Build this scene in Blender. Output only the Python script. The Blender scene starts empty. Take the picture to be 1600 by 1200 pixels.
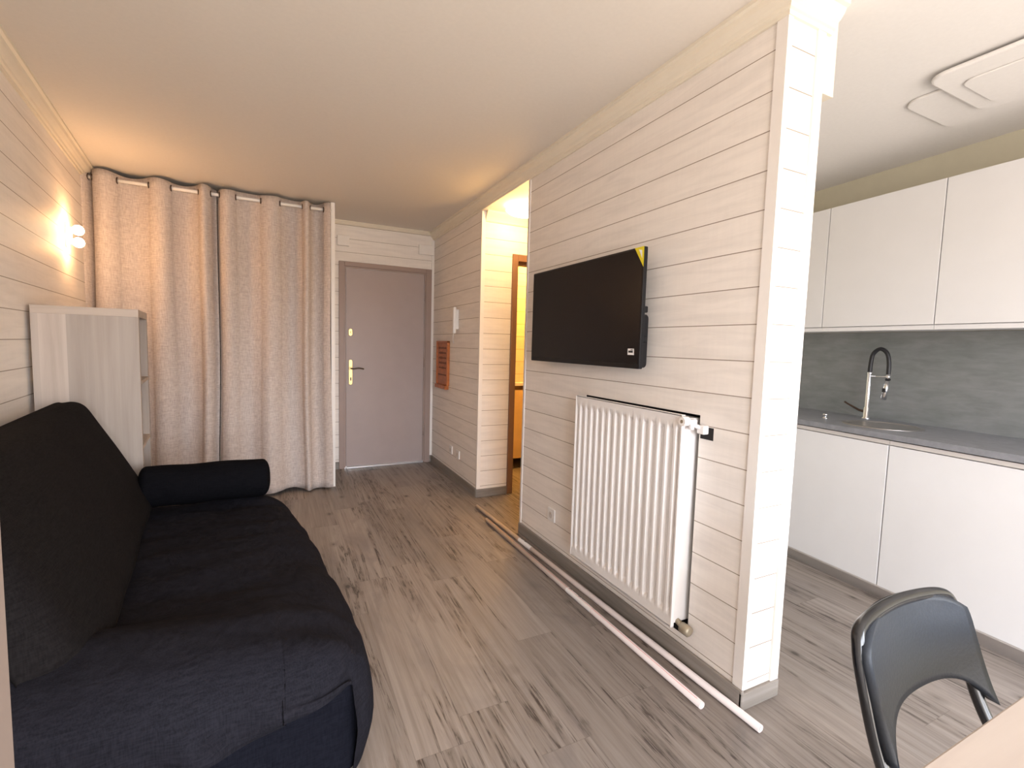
import bpy, bmesh, math, random
from mathutils import Vector, Matrix, noise
random.seed(7)
S = bpy.context.scene
COL = S.collection
PI = math.pi

# ------------------------------------------------------------------ camera
yaw, pitch, roll = .4565, .0798, -.0277
cy_, sy_, cp_, sp_ = math.cos(yaw), math.sin(yaw), math.cos(pitch), math.sin(pitch)
fwd = Vector((sy_*cp_, cy_*cp_, -sp_)); rt = Vector((cy_, -sy_, 0)); dn = fwd.cross(rt)
c_, s_ = math.cos(roll), math.sin(roll)
R_ = c_*rt + s_*dn; D_ = -s_*rt + c_*dn
cam_data = bpy.data.cameras.new('camera'); cam = bpy.data.objects.new('camera', cam_data); COL.objects.link(cam)
M = Matrix((R_, -D_, -fwd)).transposed().to_4x4(); M.translation = (0, 0, 1.3)
cam.matrix_world = M
cam_data.sensor_width = 36; cam_data.lens = 741.9/1600*36; cam_data.clip_start = .02
S.camera = cam

# ------------------------------------------------------------------ world, window light, exposure
W = bpy.data.worlds.new('world'); S.world = W; W.use_nodes = True
bg = W.node_tree.nodes['Background']; bg.inputs[1].default_value = 15.2
_g = W.node_tree.nodes.new('ShaderNodeTexCoord'); _s = W.node_tree.nodes.new('ShaderNodeSeparateXYZ'); _r = W.node_tree.nodes.new('ShaderNodeValToRGB')
W.node_tree.links.new(_g.outputs['Generated'], _s.inputs[0]); W.node_tree.links.new(_s.outputs[2], _r.inputs[0]); W.node_tree.links.new(_r.outputs[0], bg.inputs[0])
# overcast sky over paler ground; the ramp reads the height of the direction (0 = horizon)
_e = _r.color_ramp.elements; _e[0].position = 0.0; _e[0].color = (.46, .41, .37, 1); _e[1].position = .06; _e[1].color = (.88, .92, 1, 1)
def portal(loc, sx, sz):
    l = bpy.data.lights.new('window_portal', 'AREA'); l.shape = 'RECTANGLE'; l.size = sx; l.size_y = sz
    l.cycles.is_portal = True
    o = bpy.data.objects.new('window_portal', l); COL.objects.link(o); o.location = loc
    o.rotation_euler = (PI/2, 0, 0)     # shines to +y
portal((.575, -1.76, 1.08), 1.85, 2.08)
portal((2.375, -1.76, 1.16), 1.25, 1.92)
S.view_settings.view_transform = 'Standard'; S.view_settings.look = 'None'
S.view_settings.gamma = 1; S.view_settings.use_curve_mapping = False
S.view_settings.exposure = 0.36
def lamp(name, loc, energy, color, radius=.03):
    l = bpy.data.lights.new(name, 'POINT'); l.energy = energy; l.color = color; l.shadow_soft_size = radius
    o = bpy.data.objects.new(name, l); COL.objects.link(o); o.location = loc; return o

# ------------------------------------------------------------------ material helpers
def mat(name, color, rough=.6, metal=0, spec=.5):
    m = bpy.data.materials.new(name); m.use_nodes = True
    b = m.node_tree.nodes['Principled BSDF']
    b.inputs['Base Color'].default_value = (*color, 1); b.inputs['Roughness'].default_value = rough
    b.inputs['Metallic'].default_value = metal; b.inputs['Specular IOR Level'].default_value = spec
    return m
class NT:
    def __init__(s, m): s.t = m.node_tree; s.b = s.t.nodes['Principled BSDF']
    def n(s, typ, **kw):
        x = s.t.nodes.new('ShaderNode'+typ)
        for k, v in kw.items(): setattr(x, k, v)
        return x
    def l(s, a, b): s.t.links.new(a, b)
    def math(s, op, a, b=None, c=None):
        x = s.n('Math', operation=op)
        for i, v in enumerate((a, b, c)):
            if v is None: continue
            if isinstance(v, (int, float)): x.inputs[i].default_value = v
            else: s.l(v, x.inputs[i])
        return x.outputs[0]
    def ramp(s, fac, stops):
        x = s.n('ValToRGB'); e = x.color_ramp.elements
        while len(e) < len(stops): e.new(.5)
        for i, (p, c) in enumerate(stops): e[i].position = p; e[i].color = (*c, 1)
        s.l(fac, x.inputs[0]); return x.outputs[0]
    def mix(s, fac, a, b, mode='MIX'):
        x = s.n('Mix', data_type='RGBA', blend_type=mode)
        for i, v in ((0, fac), (6, a), (7, b)):
            if isinstance(v, (int, float)): x.inputs[i].default_value = v
            elif isinstance(v, tuple): x.inputs[i].default_value = (*v, 1)
            else: s.l(v, x.inputs[i])
        return x.outputs[2]
    def pos(s, scale=(1, 1, 1), obj=True, rot=(0, 0, 0)):
        if obj: o = s.n('TexCoord').outputs['Object']
        else: o = s.n('NewGeometry').outputs['Position']
        x = s.n('Mapping'); x.inputs['Scale'].default_value = scale; x.inputs['Rotation'].default_value = rot
        s.l(o, x.inputs[0]); return x.outputs[0]
    def noise(s, vec, scale, detail=4, rough=.55, dist=0):
        x = s.n('TexNoise'); x.inputs['Scale'].default_value = scale; x.inputs['Detail'].default_value = detail
        x.inputs['Roughness'].default_value = rough; x.inputs['Distortion'].default_value = dist
        s.l(vec, x.inputs[0]); return x.outputs[0]
    def bump(s, h, strength, dist=.01):
        x = s.n('Bump'); x.inputs['Strength'].default_value = strength; x.inputs['Distance'].default_value = dist
        s.l(h, x.inputs['Height']); s.l(x.outputs[0], s.b.inputs['Normal'])
    def color(s, c): s.l(c, s.b.inputs['Base Color'])

def plank_wall(name, tint, groove):
    m = mat(name, tint, .55, spec=.3); t = NT(m)
    P = t.n('NewGeometry').outputs['Position']; sp = t.n('SeparateXYZ'); t.l(P, sp.inputs[0])
    z = t.math('DIVIDE', t.math('ADD', sp.outputs[2], -1.269+1.305), .1305)
    fr = t.math('FRACT', z); idx = t.math('FLOOR', z)
    d = t.math('MINIMUM', fr, t.math('SUBTRACT', 1, fr))
    g = t.math('LESS_THAN', d, .013)
    wn = t.n('TexWhiteNoise', noise_dimensions='1D'); t.l(idx, wn.inputs['W'])
    along = t.math('ADD', sp.outputs[0], sp.outputs[1])
    cb = t.n('CombineXYZ'); t.l(t.math('ADD', t.math('MULTIPLY', along, 1.0), t.math('MULTIPLY', wn.outputs[0], 40)), cb.inputs[0]); t.l(t.math('MULTIPLY', sp.outputs[2], 9), cb.inputs[1])
    grain = t.noise(cb.outputs[0], 3.0, 6, .6, .6)
    mp = t.n('Mapping'); mp.inputs['Scale'].default_value = (9, 9, 1.2); t.l(P, mp.inputs[0])
    saw = t.noise(mp.outputs[0], 6, 3, .6)
    cbk = t.n('CombineXYZ'); t.l(t.math('ADD', along, t.math('MULTIPLY', wn.outputs[0], 13)), cbk.inputs[0]); t.l(t.math('MULTIPLY', sp.outputs[2], 1.4), cbk.inputs[1])
    vo = t.n('TexVoronoi'); vo.inputs['Scale'].default_value = 2.6; t.l(cbk.outputs[0], vo.inputs[0])
    knot = t.ramp(vo.outputs['Distance'], [(0, (1, 1, 1)), (.03, (.6, .6, .6)), (.075, (0, 0, 0))])
    a = tuple(c*.90 for c in tint); b = tuple(min(c*1.05, .97) for c in tint)
    col = t.ramp(grain, [(.3, a), (.55, tint), (.75, b)])
    col = t.mix(.12, col, t.ramp(saw, [(.35, a), (.65, b)]))
    col = t.mix(t.math('MULTIPLY', knot, .28), col, tuple(c*f for c, f in zip(tint, (.72, .64, .55))))
    col = t.mix(g, col, groove)
    t.color(col)
    h = t.math('SUBTRACT', t.math('MULTIPLY', saw, .12), t.math('MULTIPLY', g, 1))
    t.bump(h, .45, .004)
    return m
M_plank = plank_wall('whitewashed_planks', (.85, .795, .745), (.30, .24, .19))
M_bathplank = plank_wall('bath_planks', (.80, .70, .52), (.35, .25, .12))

def floor_mat(name='vinyl_floor', rotz=0):
    m = mat(name, (.3, .25, .22), .42, spec=.4); t = NT(m)
    P = t.n('NewGeometry').outputs['Position']; sp = t.n('SeparateXYZ'); t.l(P, sp.inputs[0])
    x, y = sp.outputs[0], sp.outputs[1]
    row = t.math('FLOOR', t.math('DIVIDE', x, .185)); fx = t.math('FRACT', t.math('DIVIDE', x, .185))
    wn = t.n('TexWhiteNoise', noise_dimensions='1D'); t.l(row, wn.inputs['W'])
    yy = t.math('ADD', t.math('DIVIDE', y, 1.22), wn.outputs[0]); fy = t.math('FRACT', yy); iy = t.math('FLOOR', yy)
    cid = t.n('CombineXYZ'); t.l(row, cid.inputs[0]); t.l(iy, cid.inputs[1])
    w2 = t.n('TexWhiteNoise', noise_dimensions='2D'); t.l(cid.outputs[0], w2.inputs['Vector'])
    gx = t.math('LESS_THAN', t.math('MINIMUM', fx, t.math('SUBTRACT', 1, fx)), .008)
    gy = t.math('LESS_THAN', t.math('MINIMUM', fy, t.math('SUBTRACT', 1, fy)), .0013)
    gr = t.math('MAXIMUM', gx, gy)
    off = t.math('MULTIPLY', w2.outputs[0], 30)
    def vec(sx, sy):
        c = t.n('CombineXYZ'); t.l(t.math('ADD', t.math('MULTIPLY', x, sx), off), c.inputs[0]); t.l(t.math('ADD', t.math('MULTIPLY', y, sy), off), c.inputs[1]); return c.outputs[0]
    broad = t.noise(vec(8, .5), 1.0, 5, .6, 1.0)
    fine = t.noise(vec(70, 1.8), 1.2, 6, .7, .5)
    mid = t.noise(vec(26, .85), 1.0, 6, .65, 1.2)
    blot = t.noise(vec(5, 1.6), 1.0, 4, .6, .8)
    crack = t.noise(vec(14, .5), 1.0, 7, .66, 1.1)
    gate = t.noise(vec(4.0, .6), 1.3, 3, .6, .5)
    col = t.ramp(broad, [(.28, (.235, .195, .168)), (.44, (.325, .275, .243)), (.58, (.385, .333, .30)), (.74, (.48, .425, .39))])
    col = t.mix(.52, col, t.ramp(mid, [(.32, (.17, .14, .12)), (.5, (.34, .29, .26)), (.68, (.48, .43, .395))]))
    col = t.mix(.32, col, t.ramp(fine, [(.3, (.17, .14, .12)), (.5, (.34, .295, .265)), (.7, (.47, .425, .39))]))
    col = t.mix(t.ramp(blot, [(.55, (0, 0, 0)), (.70, (.75, .75, .75))]), col, (.235, .205, .195))
    halo = t.ramp(crack, [(.44, (0, 0, 0)), (.49, (.75, .75, .75)), (.51, (.75, .75, .75)), (.56, (0, 0, 0))])
    gm = t.ramp(gate, [(.43, (0, 0, 0)), (.55, (1, 1, 1))])
    col = t.mix(t.math('MULTIPLY', t.math('MULTIPLY', halo, gm), .62), col, (.165, .13, .108))
    ck = t.ramp(crack, [(.475, (0, 0, 0)), (.495, (1, 1, 1)), (.505, (1, 1, 1)), (.525, (0, 0, 0))])
    brk = t.ramp(t.noise(vec(30, 9), 1.0, 3), [(.42, (0, 0, 0)), (.56, (1, 1, 1))])
    col = t.mix(t.math('MULTIPLY', t.math('MULTIPLY', t.math('MULTIPLY', ck, gm), brk), .92), col, (.05, .036, .03))
    vo = t.n('TexVoronoi'); vo.inputs['Scale'].default_value = 1.0; t.l(vec(5.0, 3.2), vo.inputs[0])
    kn = t.ramp(vo.outputs['Distance'], [(0, (1, 1, 1)), (.045, (.95, .95, .95)), (.08, (.35, .35, .35)), (.17, (0, 0, 0))])
    col = t.mix(t.math('MULTIPLY', kn, .85), col, (.05, .04, .035))
    hsv = t.n('HueSaturation'); t.l(col, hsv.inputs['Color']); t.l(t.math('ADD', .66, t.math('MULTIPLY', w2.outputs[0], .24)), hsv.inputs['Value'])
    col = t.mix(t.math('MULTIPLY', gr, .30), hsv.outputs[0], (.12, .10, .085))
    t.color(col)
    t.l(t.math('ADD', .34, t.math('MULTIPLY', fine, .2)), t.b.inputs['Roughness'])
    t.bump(t.math('SUBTRACT', t.math('MULTIPLY', fine, .4), gr), .25, .002)
    return m
M_floor = floor_mat()

def wood_board(name, c1, c2, axis='z', rough=.5, sc=1):
    m = mat(name, c1, rough, spec=.3); t = NT(m)
    s = {'z': (14, 14, .9), 'y': (14, .9, 14), 'x': (.9, 14, 14)}[axis]
    v = t.pos(tuple(k*sc for k in s)); n = t.noise(v, 1.6, 6, .6, .5)
    t.color(t.ramp(n, [(.3, c1), (.7, c2)])); t.bump(n, .1, .002); return m
M_base = wood_board('grey_wood_baseboard', (.17, .15, .13), (.30, .27, .245), 'y')
M_basex = wood_board('grey_wood_baseboard_end', (.17, .15, .13), (.30, .27, .245), 'x')
def bands_mat():
    m = mat('bleached_oak', (.6, .5, .42), .5, spec=.3); t = NT(m)
    v = t.pos((14, 14, .7)); n = t.noise(v, 1.4, 6, .6, .4)
    sp = t.n('SeparateXYZ'); t.l(t.pos(), sp.inputs[0])
    i = t.math('FLOOR', t.math('DIVIDE', t.math('ADD', sp.outputs[0], 4), .098))
    w = t.n('TexWhiteNoise', noise_dimensions='1D'); t.l(i, w.inputs['W'])
    base = t.ramp(n, [(.3, (.36, .295, .25)), (.7, (.47, .40, .35))])
    hs = t.n('HueSaturation'); t.l(base, hs.inputs['Color']); t.l(t.math('ADD', .86, t.math('MULTIPLY', w.outputs[0], .36)), hs.inputs['Value'])
    t.color(hs.outputs[0]); return m
M_oak = bands_mat()
M_oakx = wood_board('bleached_oak_edge', (.42, .33, .27), (.52, .43, .36), 'x')
M_table = wood_board('beech_tabletop', (.42, .35, .305), (.47, .40, .35), 'x', .4)
def plain_noise(name, c, amt=.06, scale=40, rough=.6, bump=0, spec=.4):
    m = mat(name, c, rough, spec=spec); t = NT(m); n = t.noise(t.pos(), scale, 4)
    t.color(t.ramp(n, [(.3, tuple(k*(1-amt) for k in c)), (.7, tuple(min(1, k*(1+amt)) for k in c))]))
    if bump: t.bump(n, bump, .002)
    return m
M_ceil = plain_noise('ceiling_paint', (.77, .715, .645), .015, 60, .8, .15)
M_ceilk = plain_noise('kitchen_ceiling_paint', (.80, .775, .755), .015, 60, .8, .15)
M_crown = plain_noise('cream_moulding', (.80, .73, .61), .02, 10, .5)
M_trim = plain_noise('white_trim', (.84, .80, .765), .02, 12, .45)
M_leaf = plain_noise('beige_post_paint', (.25, .195, .165), .03, 12, .6)
M_cream = plain_noise('cream_wall', (.64, .60, .47), .02, 12, .7)
M_white = plain_noise('white_enamel', (.84, .81, .795), .01, 12, .35)
M_cab = plain_noise('white_cabinet', (.74, .735, .745), .01, 8, .5)
M_cabedge = plain_noise('cabinet_edge', (.62, .58, .55), .02, 8, .5)
M_plastic = plain_noise('white_plastic', (.8, .78, .76), .01, 8, .4)
M_taupe = plain_noise('taupe_paint', (.40, .33, .315), .02, 8, .45)
M_taupeframe = plain_noise('taupe_frame_paint', (.34, .255, .225), .02, 8, .45)
M_brownframe = plain_noise('brown_door_frame', (.24, .125, .075), .05, 8, .45)
M_gapshade = mat('painted_gap_shade', (.015, .012, .012), .9)  # near-black colour that paints in the shade of wall gaps
M_alu = mat('aluminium', (.72, .72, .74), .3, 1)
M_chrome = mat('chrome', (.85, .85, .87), .12, 1)
M_brass = mat('brass', (.50, .38, .17), .34, 1)
M_bronze = mat('dark_bronze', (.09, .06, .045), .35, .7)
M_blackpl = mat('black_plastic', (.008, .008, .010), .4, spec=.3)
M_screen = mat('screen_glass', (.010, .0085, .009), .22, spec=.22)
M_rubber = mat('black_hose', (.012, .012, .015), .5)
M_steel = mat('brushed_steel', (.55, .52, .50), .33, 1)
M_oldbrass = mat('old_valve_metal', (.42, .36, .27), .45, .6)
M_blackmetal = mat('black_chair_metal', (.010, .011, .014), .22, 0, .7)
M_vinyl = plain_noise('black_vinyl', (.020, .025, .034), .12, 160, .42, .25, .35)
M_worktop = plain_noise('grey_worktop', (.235, .24, .262), .14, 26, .35, .05)
M_glasspane = mat('window_glass', (1, 1, 1), .0)
M_glasspane.node_tree.nodes['Principled BSDF'].inputs['Transmission Weight'].default_value = 1
def splash():
    m = mat('grey_stone_splashback', (.13, .135, .14), .45, spec=.4); t = NT(m)
    v = t.pos((1, 2.0, 9)); n = t.noise(v, 3.2, 8, .65, .4); n2 = t.noise(t.pos((1, 2.5, 3)), 1.4, 4)
    c = t.ramp(n, [(.3, (.16, .168, .17)), (.55, (.215, .226, .226)), (.75, (.27, .278, .278))])
    t.color(t.mix(.35, c, t.ramp(n2, [(.35, (.155, .17, .16)), (.65, (.26, .26, .265))]))); return m
M_splash = splash()
def fabric(name, c1, c2, scale=220, bump=.4, rough=.95, wrinkle=0, blotch=None, spec=.05):
    m = mat(name, c1, rough, spec=spec); t = NT(m)
    w1 = t.noise(t.pos((1, 1, .12)), scale, 2); w2 = t.noise(t.pos((.12, .12, 1)), scale, 2)
    w = t.math('MULTIPLY', t.math('ADD', w1, w2), .5)
    col = t.ramp(w, [(.36, c1), (.62, c2)])
    big = t.noise(t.pos((1, 1, .5)), 2.2, 3)
    if blotch: col = t.mix(t.ramp(big, [(.45, (0, 0, 0)), (.65, (.6, .6, .6))]), col, blotch)
    t.color(col)
    h = w
    if wrinkle:
        wr = t.noise(t.pos((1.6, 1.0, 1)), 5, 3, .55, 1.6)
        h = t.math('ADD', t.math('MULTIPLY', w, .15), t.math('MULTIPLY', wr, wrinkle))
    t.bump(h, bump, .004 if not wrinkle else .02)
    return m
M_curtain = fabric('linen_curtain', (.42, .355, .325), (.60, .53, .49), 200, .3)
M_sofa = fabric('black_sofa_fabric', (.0078, .0076, .0102), (.0155, .015, .020), 260, .5, .9, 1.0)
M_sofab = fabric('black_backrest_fabric', (.0070, .0060, .0064), (.0135, .012, .0122), 260, .35, .9)
M_skirt = fabric('navy_sofa_side', (.004, .0043, .0072), (.0075, .008, .0125), 260, .4, .9, .6)
M_bolster = fabric('black_bolster_fabric', (.0025, .0025, .0035), (.005, .005, .0065), 260, .3, .9)
M_signwood = plain_noise('varnished_wood', (.42, .13, .035), .25, 30, .3)
M_signdark = mat('sign_lettering', (.16, .045, .015), .5)
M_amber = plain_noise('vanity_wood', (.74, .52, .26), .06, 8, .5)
M_pole = wood_board('white_wood_pole', (.58, .50, .47), (.64, .56, .53), 'y', .5)
M_red = mat('red_stripe', (.62, .12, .09), .6)
M_label = mat('paper_label', (.82, .80, .80), .6)
M_ink = mat('label_ink', (.03, .03, .035), .6)
M_yellow = mat('yellow_sticker', (.75, .62, .02), .5)
def emis(name, c, s):
    m = mat(name, c); b = m.node_tree.nodes['Principled BSDF']; b.inputs['Emission Color'].default_value = (*c, 1); b.inputs['Emission Strength'].default_value = s; return m
M_bulb = emis('lit_bulb', (1, .80, .48), 30)
M_hall = emis('lit_ceiling_glass', (1, .78, .40), 7)

# ------------------------------------------------------------------ mesh helpers
class MB:
    def __init__(s): s.bm = bmesh.new()
    def box(s, x0, x1, y0, y1, z0, z1, bev=0, mi=0, seg=2):
        vs = [s.bm.verts.new((x, y, z)) for x in (x0, x1) for y in (y0, y1) for z in (z0, z1)]
        F = [s.bm.faces.new([vs[i] for i in f]) for f in ((0, 1, 3, 2), (4, 6, 7, 5), (0, 4, 5, 1), (2, 3, 7, 6), (0, 2, 6, 4), (1, 5, 7, 3))]
        for f in F: f.material_index = mi
        if bev:
            es = list({e for f in F for e in f.edges})
            r = bmesh.ops.bevel(s.bm, geom=es, offset=bev, segments=seg, affect='EDGES', profile=.5)
            for f in r['faces']: f.material_index = mi
        return s
    def prism(s, pts, z0, z1, mi=0):      # vertical prism from plan polygon
        a = [s.bm.verts.new((x, y, z0)) for x, y in pts]; b = [s.bm.verts.new((x, y, z1)) for x, y in pts]
        n = len(pts); fs = [s.bm.faces.new(a[::-1]), s.bm.faces.new(b)]
        for i in range(n): fs.append(s.bm.faces.new((a[i], a[(i+1) % n], b[(i+1) % n], b[i])))
        for f in fs: f.material_index = mi
        return s
    def tube(s, pts, r, seg=12, mi=0, cap=True, closed=False):
        pts = [Vector(p) for p in pts]; n = len(pts); rs = r if isinstance(r, (list, tuple)) else [r]*n
        rings = []; up = None
        for i, p in enumerate(pts):
            if closed: t = pts[(i+1) % n]-pts[i-1]
            else: t = (pts[min(i+1, n-1)]-pts[max(i-1, 0)])
            t.normalize()
            if up is None: up = Vector((0, 0, 1)) if abs(t.z) < .9 else Vector((1, 0, 0))
            a = t.cross(up).normalized(); b = t.cross(a).normalized(); up = -b if (-b).dot(up) > 0 else b
            rings.append([s.bm.verts.new(p+rs[i]*(math.cos(k*2*PI/seg)*a+math.sin(k*2*PI/seg)*b)) for k in range(seg)])
        m = n if closed else n-1
        for i in range(m):
            A, B = rings[i], rings[(i+1) % n]
            for k in range(seg):
                f = s.bm.faces.new((A[k], A[(k+1) % seg], B[(k+1) % seg], B[k])); f.smooth = True; f.material_index = mi
        if cap and not closed:
            for R in (rings[0], rings[-1]):
                f = s.bm.faces.new(R); f.material_index = mi
        return s
    def lathe(s, prof, c=(0, 0, 0), axis='z', seg=32, mi=0):
        c = Vector(c); rings = []
        for r, h in prof:
            ring = []
            for k in range(seg):
                a = 2*PI*k/seg; u, v = r*math.cos(a), r*math.sin(a)
                p = {'z': (u, v, h), 'x': (h, u, v), 'y': (u, h, v)}[axis]
                ring.append(s.bm.verts.new(c+Vector(p)))
            rings.append(ring)
        for A, B in zip(rings, rings[1:]):
            for k in range(seg):
                f = s.bm.faces.new((A[k], A[(k+1) % seg], B[(k+1) % seg], B[k])); f.smooth = True; f.material_index = mi
        for R in (rings[0], rings[-1]):
            try: f = s.bm.faces.new(R); f.material_index = mi
            except Exception: pass
        return s
    def grid(s, nu, nv, fn, smooth=True, mi=0, wrapu=False):
        V = [[s.bm.verts.new(fn(i/(nu if wrapu else nu-1), j/(nv-1))) for j in range(nv)] for i in range(nu)]
        for i in range(nu if wrapu else nu-1):
            for j in range(nv-1):
                k = (i+1) % nu
                f = s.bm.faces.new((V[i][j], V[k][j], V[k][j+1], V[i][j+1])); f.smooth = smooth; f.material_index = mi
        return V
    def sweep(s, path, prof, z=True, mi=0, cap=True):
        # path: plan points; prof: (offset to the LEFT of travel, z); mitred
        P = [Vector(p) for p in path]; n = len(P); rings = []
        for i, p in enumerate(P):
            d0 = (P[i]-P[i-1]).normalized() if i else None; d1 = (P[i+1]-P[i]).normalized() if i < n-1 else None
            n0 = Vector((-d0.y, d0.x)) if d0 else None; n1 = Vector((-d1.y, d1.x)) if d1 else None
            if n0 is None: m = n1
            elif n1 is None: m = n0
            else: m = (n0+n1); m = m/(m.dot(n0))
            rings.append([s.bm.verts.new((p.x+m.x*o, p.y+m.y*o, zz)) for o, zz in prof])
        k = len(prof)
        for A, B in zip(rings, rings[1:]):
            for j in range(k):
                f = s.bm.faces.new((A[j], A[(j+1) % k], B[(j+1) % k], B[j])); f.material_index = mi
        if cap:
            for R in (rings[0], rings[-1]): s.bm.faces.new(R).material_index = mi
        return s
    def rprism(s, pts2, fn, d0, d1, mi=0):   # closed outline pts2 mapped by fn(u,v,d)
        a = [s.bm.verts.new(fn(u, v, d0)) for u, v in pts2]; b = [s.bm.verts.new(fn(u, v, d1)) for u, v in pts2]
        n = len(pts2); fs = [s.bm.faces.new(a[::-1]), s.bm.faces.new(b)]
        for i in range(n): fs.append(s.bm.faces.new((a[i], a[(i+1) % n], b[(i+1) % n], b[i])))
        for f in fs: f.material_index = mi
        return s
    def done(s, name, m, parent=None, smooth=False, autos=None, sub=0, bev=0):
        bmesh.ops.recalc_face_normals(s.bm, faces=s.bm.faces)
        me = bpy.data.meshes.new(name); s.bm.to_mesh(me); s.bm.free()
        o = bpy.data.objects.new(name, me); COL.objects.link(o)
        for x in (m if isinstance(m, (list, tuple)) else [m]): me.materials.append(x)
        if smooth: me.polygons.foreach_set('use_smooth', [True]*len(me.polygons))
        if parent: o.parent = parent
        if bev:
            b = o.modifiers.new('bevel', 'BEVEL'); b.width = bev; b.segments = 2; b.limit_method = 'ANGLE'; b.angle_limit = math.radians(40)
        if sub:
            q = o.modifiers.new('sub', 'SUBSURF'); q.levels = sub; q.render_levels = sub
        return o
def tag(o, label, cat, group=None):
    o['label'] = label; o['category'] = cat
    if group: o['group'] = group
    return o
def thing(name, label, cat, loc=(0, 0, 0), rz=0, group=None):
    o = bpy.data.objects.new(name, None); COL.objects.link(o); o.location = loc; o.rotation_euler = (0, 0, rz)
    o.empty_display_size = .1
    return tag(o, label, cat, group)
def struct(mb, name, m, **k):
    o = mb.done(name, m, **k); o['kind'] = 'structure'; return o
def box(*a, **k): return MB().box(*a, **k)
def rrect(u0, u1, v0, v1, r, n=6):
    pts = []
    for cx, cy, a0 in ((u1-r, v1-r, 0), (u0+r, v1-r, 90), (u0+r, v0+r, 180), (u1-r, v0+r, 270)):
        for k in range(n+1):
            a = math.radians(a0+90*k/n); pts.append((cx+r*math.cos(a), cy+r*math.sin(a)))
    return pts
def spline(pts, n=8):
    P = [Vector(p) for p in pts]; out = []
    for i in range(len(P)-1):
        a, b, c, d = P[max(i-1, 0)], P[i], P[i+1], P[min(i+2, len(P)-1)]
        for k in range(n):
            t = k/n; out.append(.5*((2*b)+(c-a)*t+(2*a-5*b+4*c-d)*t*t+(3*b-a-3*c+d)*t**3))
    out.append(P[-1]); return out

# ------------------------------------------------------------------ layout constants
XW, XP, Y0, Y1, Y2, YD = 1.503, 1.69, 1.09, 2.872, 3.695, 5.04
ZC, ZH = 2.48, 2.40
AL = -.1177
def lw(y): return -1.075 + (y-3.112)*math.tan(AL)
AK = .0827
KO = (2.802, .813, 0)
def KW(d, s): return (KO[0]+d*math.cos(AK)+s*math.sin(AK), KO[1]-d*math.sin(AK)+s*math.cos(AK))
YR = -1.75

# ------------------------------------------------------------------ the setting
struct(box(-1.6, 4.1, YR-.12, 5.3, -.1, 0), 'floor', M_floor)
b = MB(); b.prism([(lw(YR)-.15, YR-.1), (XW+.02, YR-.1), (XW+.02, 5.2), (lw(5.2)-.15, 5.2)], ZC, ZC+.1)
struct(b, 'ceiling', M_ceil)
b = MB(); b.box(XW+.02, 4.1, YR-.1, Y1+.04, ZC, ZC+.1); b.box(XW+.02, 4.1, Y1+.04, 5.2, ZH, ZH+.1)
struct(b, 'ceiling_kitchen', M_ceilk)
b = MB(); b.prism([(lw(YR)-.12, YR), (lw(YR), YR), (lw(5.1), 5.1), (lw(5.1)-.12, 5.1)], 0, ZC)
struct(b, 'wall_left', M_plank)
b = MB()
dx0, dx1, dzt = .542, 1.468, 2.075    # entrance door hole
b.box(-1.45, dx0, YD, YD+.12, 0, ZC); b.box(dx1, XW+.1, YD, YD+.12, 0, ZC); b.box(dx0, dx1, YD, YD+.12, dzt, ZC)
struct(b, 'wall_back', M_plank)
struct(box(.412, .442, 4.46, YD, 0, ZC), 'wall_closet', M_trim)
struct(box(.408, .440, 4.435, 4.46, 0, ZC), 'trim_closet', M_trim)
# partition with the recess behind the radiator
NY0, NY1, NZ0, NZ1 = 1.352, 2.135, .118, 1.046
b = MB()
b.box(XW+.05, XP, Y0, Y1, 0, ZC)
b.box(XW, XW+.05, Y0, NY0, 0, ZC); b.box(XW, XW+.05, NY1, Y1, 0, ZC)
b.box(XW, XW+.05, NY0, NY1, 0, NZ0); b.box(XW, XW+.05, NY0, NY1, NZ1, ZC)
b.box(XW, XP, Y1, Y2, 2.397, ZC)
struct(b, 'wall_partition', M_plank)
struct(MB().box(XW+.047, XW+.0505, NY0, NY1, NZ0, NZ1).box(XW+.001, XW+.047, NY0, NY0+.001, NZ0, NZ1).box(XW+.001, XW+.047, NY1-.001, NY1, NZ0, NZ1).box(XW+.001, XW+.047, NY0, NY1, NZ0, NZ0+.001).box(XW+.001, XW+.047, NY0, NY1, NZ1-.001, NZ1), 'trim_recess_shade', M_gapshade)  # added black lining: shade of the gap around the radiator, painted in
struct(box(XW-.0012, XW+.001, 1.283, 1.345, .955, 1.004), 'trim_hole_shade', M_gapshade)  # dark patch on solid wall, painted as the shade inside a pipe hole
b = MB(); b.box(XW, XW+.1, Y2, YD, 0, ZC); b.box(XW+.1, 1.785, Y2, Y2+.1, 0, ZH); b.box(1.785, 2.60, Y2, Y2+.1, 2.08, ZH); b.box(2.60, 2.9, Y2, Y2+.1, 0, ZH)
struct(b, 'wall_hall', M_plank)
b = MB(); b.box(2.9, 3.0, Y1, 5.1, 0, ZH); b.box(XW+.1, 3.0, YD, YD+.1, 0, ZH)
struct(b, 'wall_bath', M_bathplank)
struct(box(XP, 4.0, Y1-.08, Y1, 0, ZC), 'wall_kitchen_far', M_cream)
b = MB(); p = [KW(.6, -2.7), KW(.72, -2.7), KW(.72, 2.3), KW(.6, 2.3)]; b.prism(p, 0, ZC)
struct(b, 'wall_right', M_cream)
# rear wall with the two window openings the daylight comes through
b = MB(); y0, y1 = YR-.12, YR
b.box(-.75, -.35, y0, y1, 0, ZC); b.box(-.35, 1.5, y0, y1, 0, .04); b.box(-.35, 1.5, y0, y1, 2.12, ZC); b.box(1.5, 1.75, y0, y1, 0, ZC); b.box(1.75, 3.0, y0, y1, 0, .19); b.box(1.75, 3.0, y0, y1, 2.12, ZC); b.box(3.0, 4.0, y0, y1, 0, ZC)
struct(b, 'wall_rear', M_cream)
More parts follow.
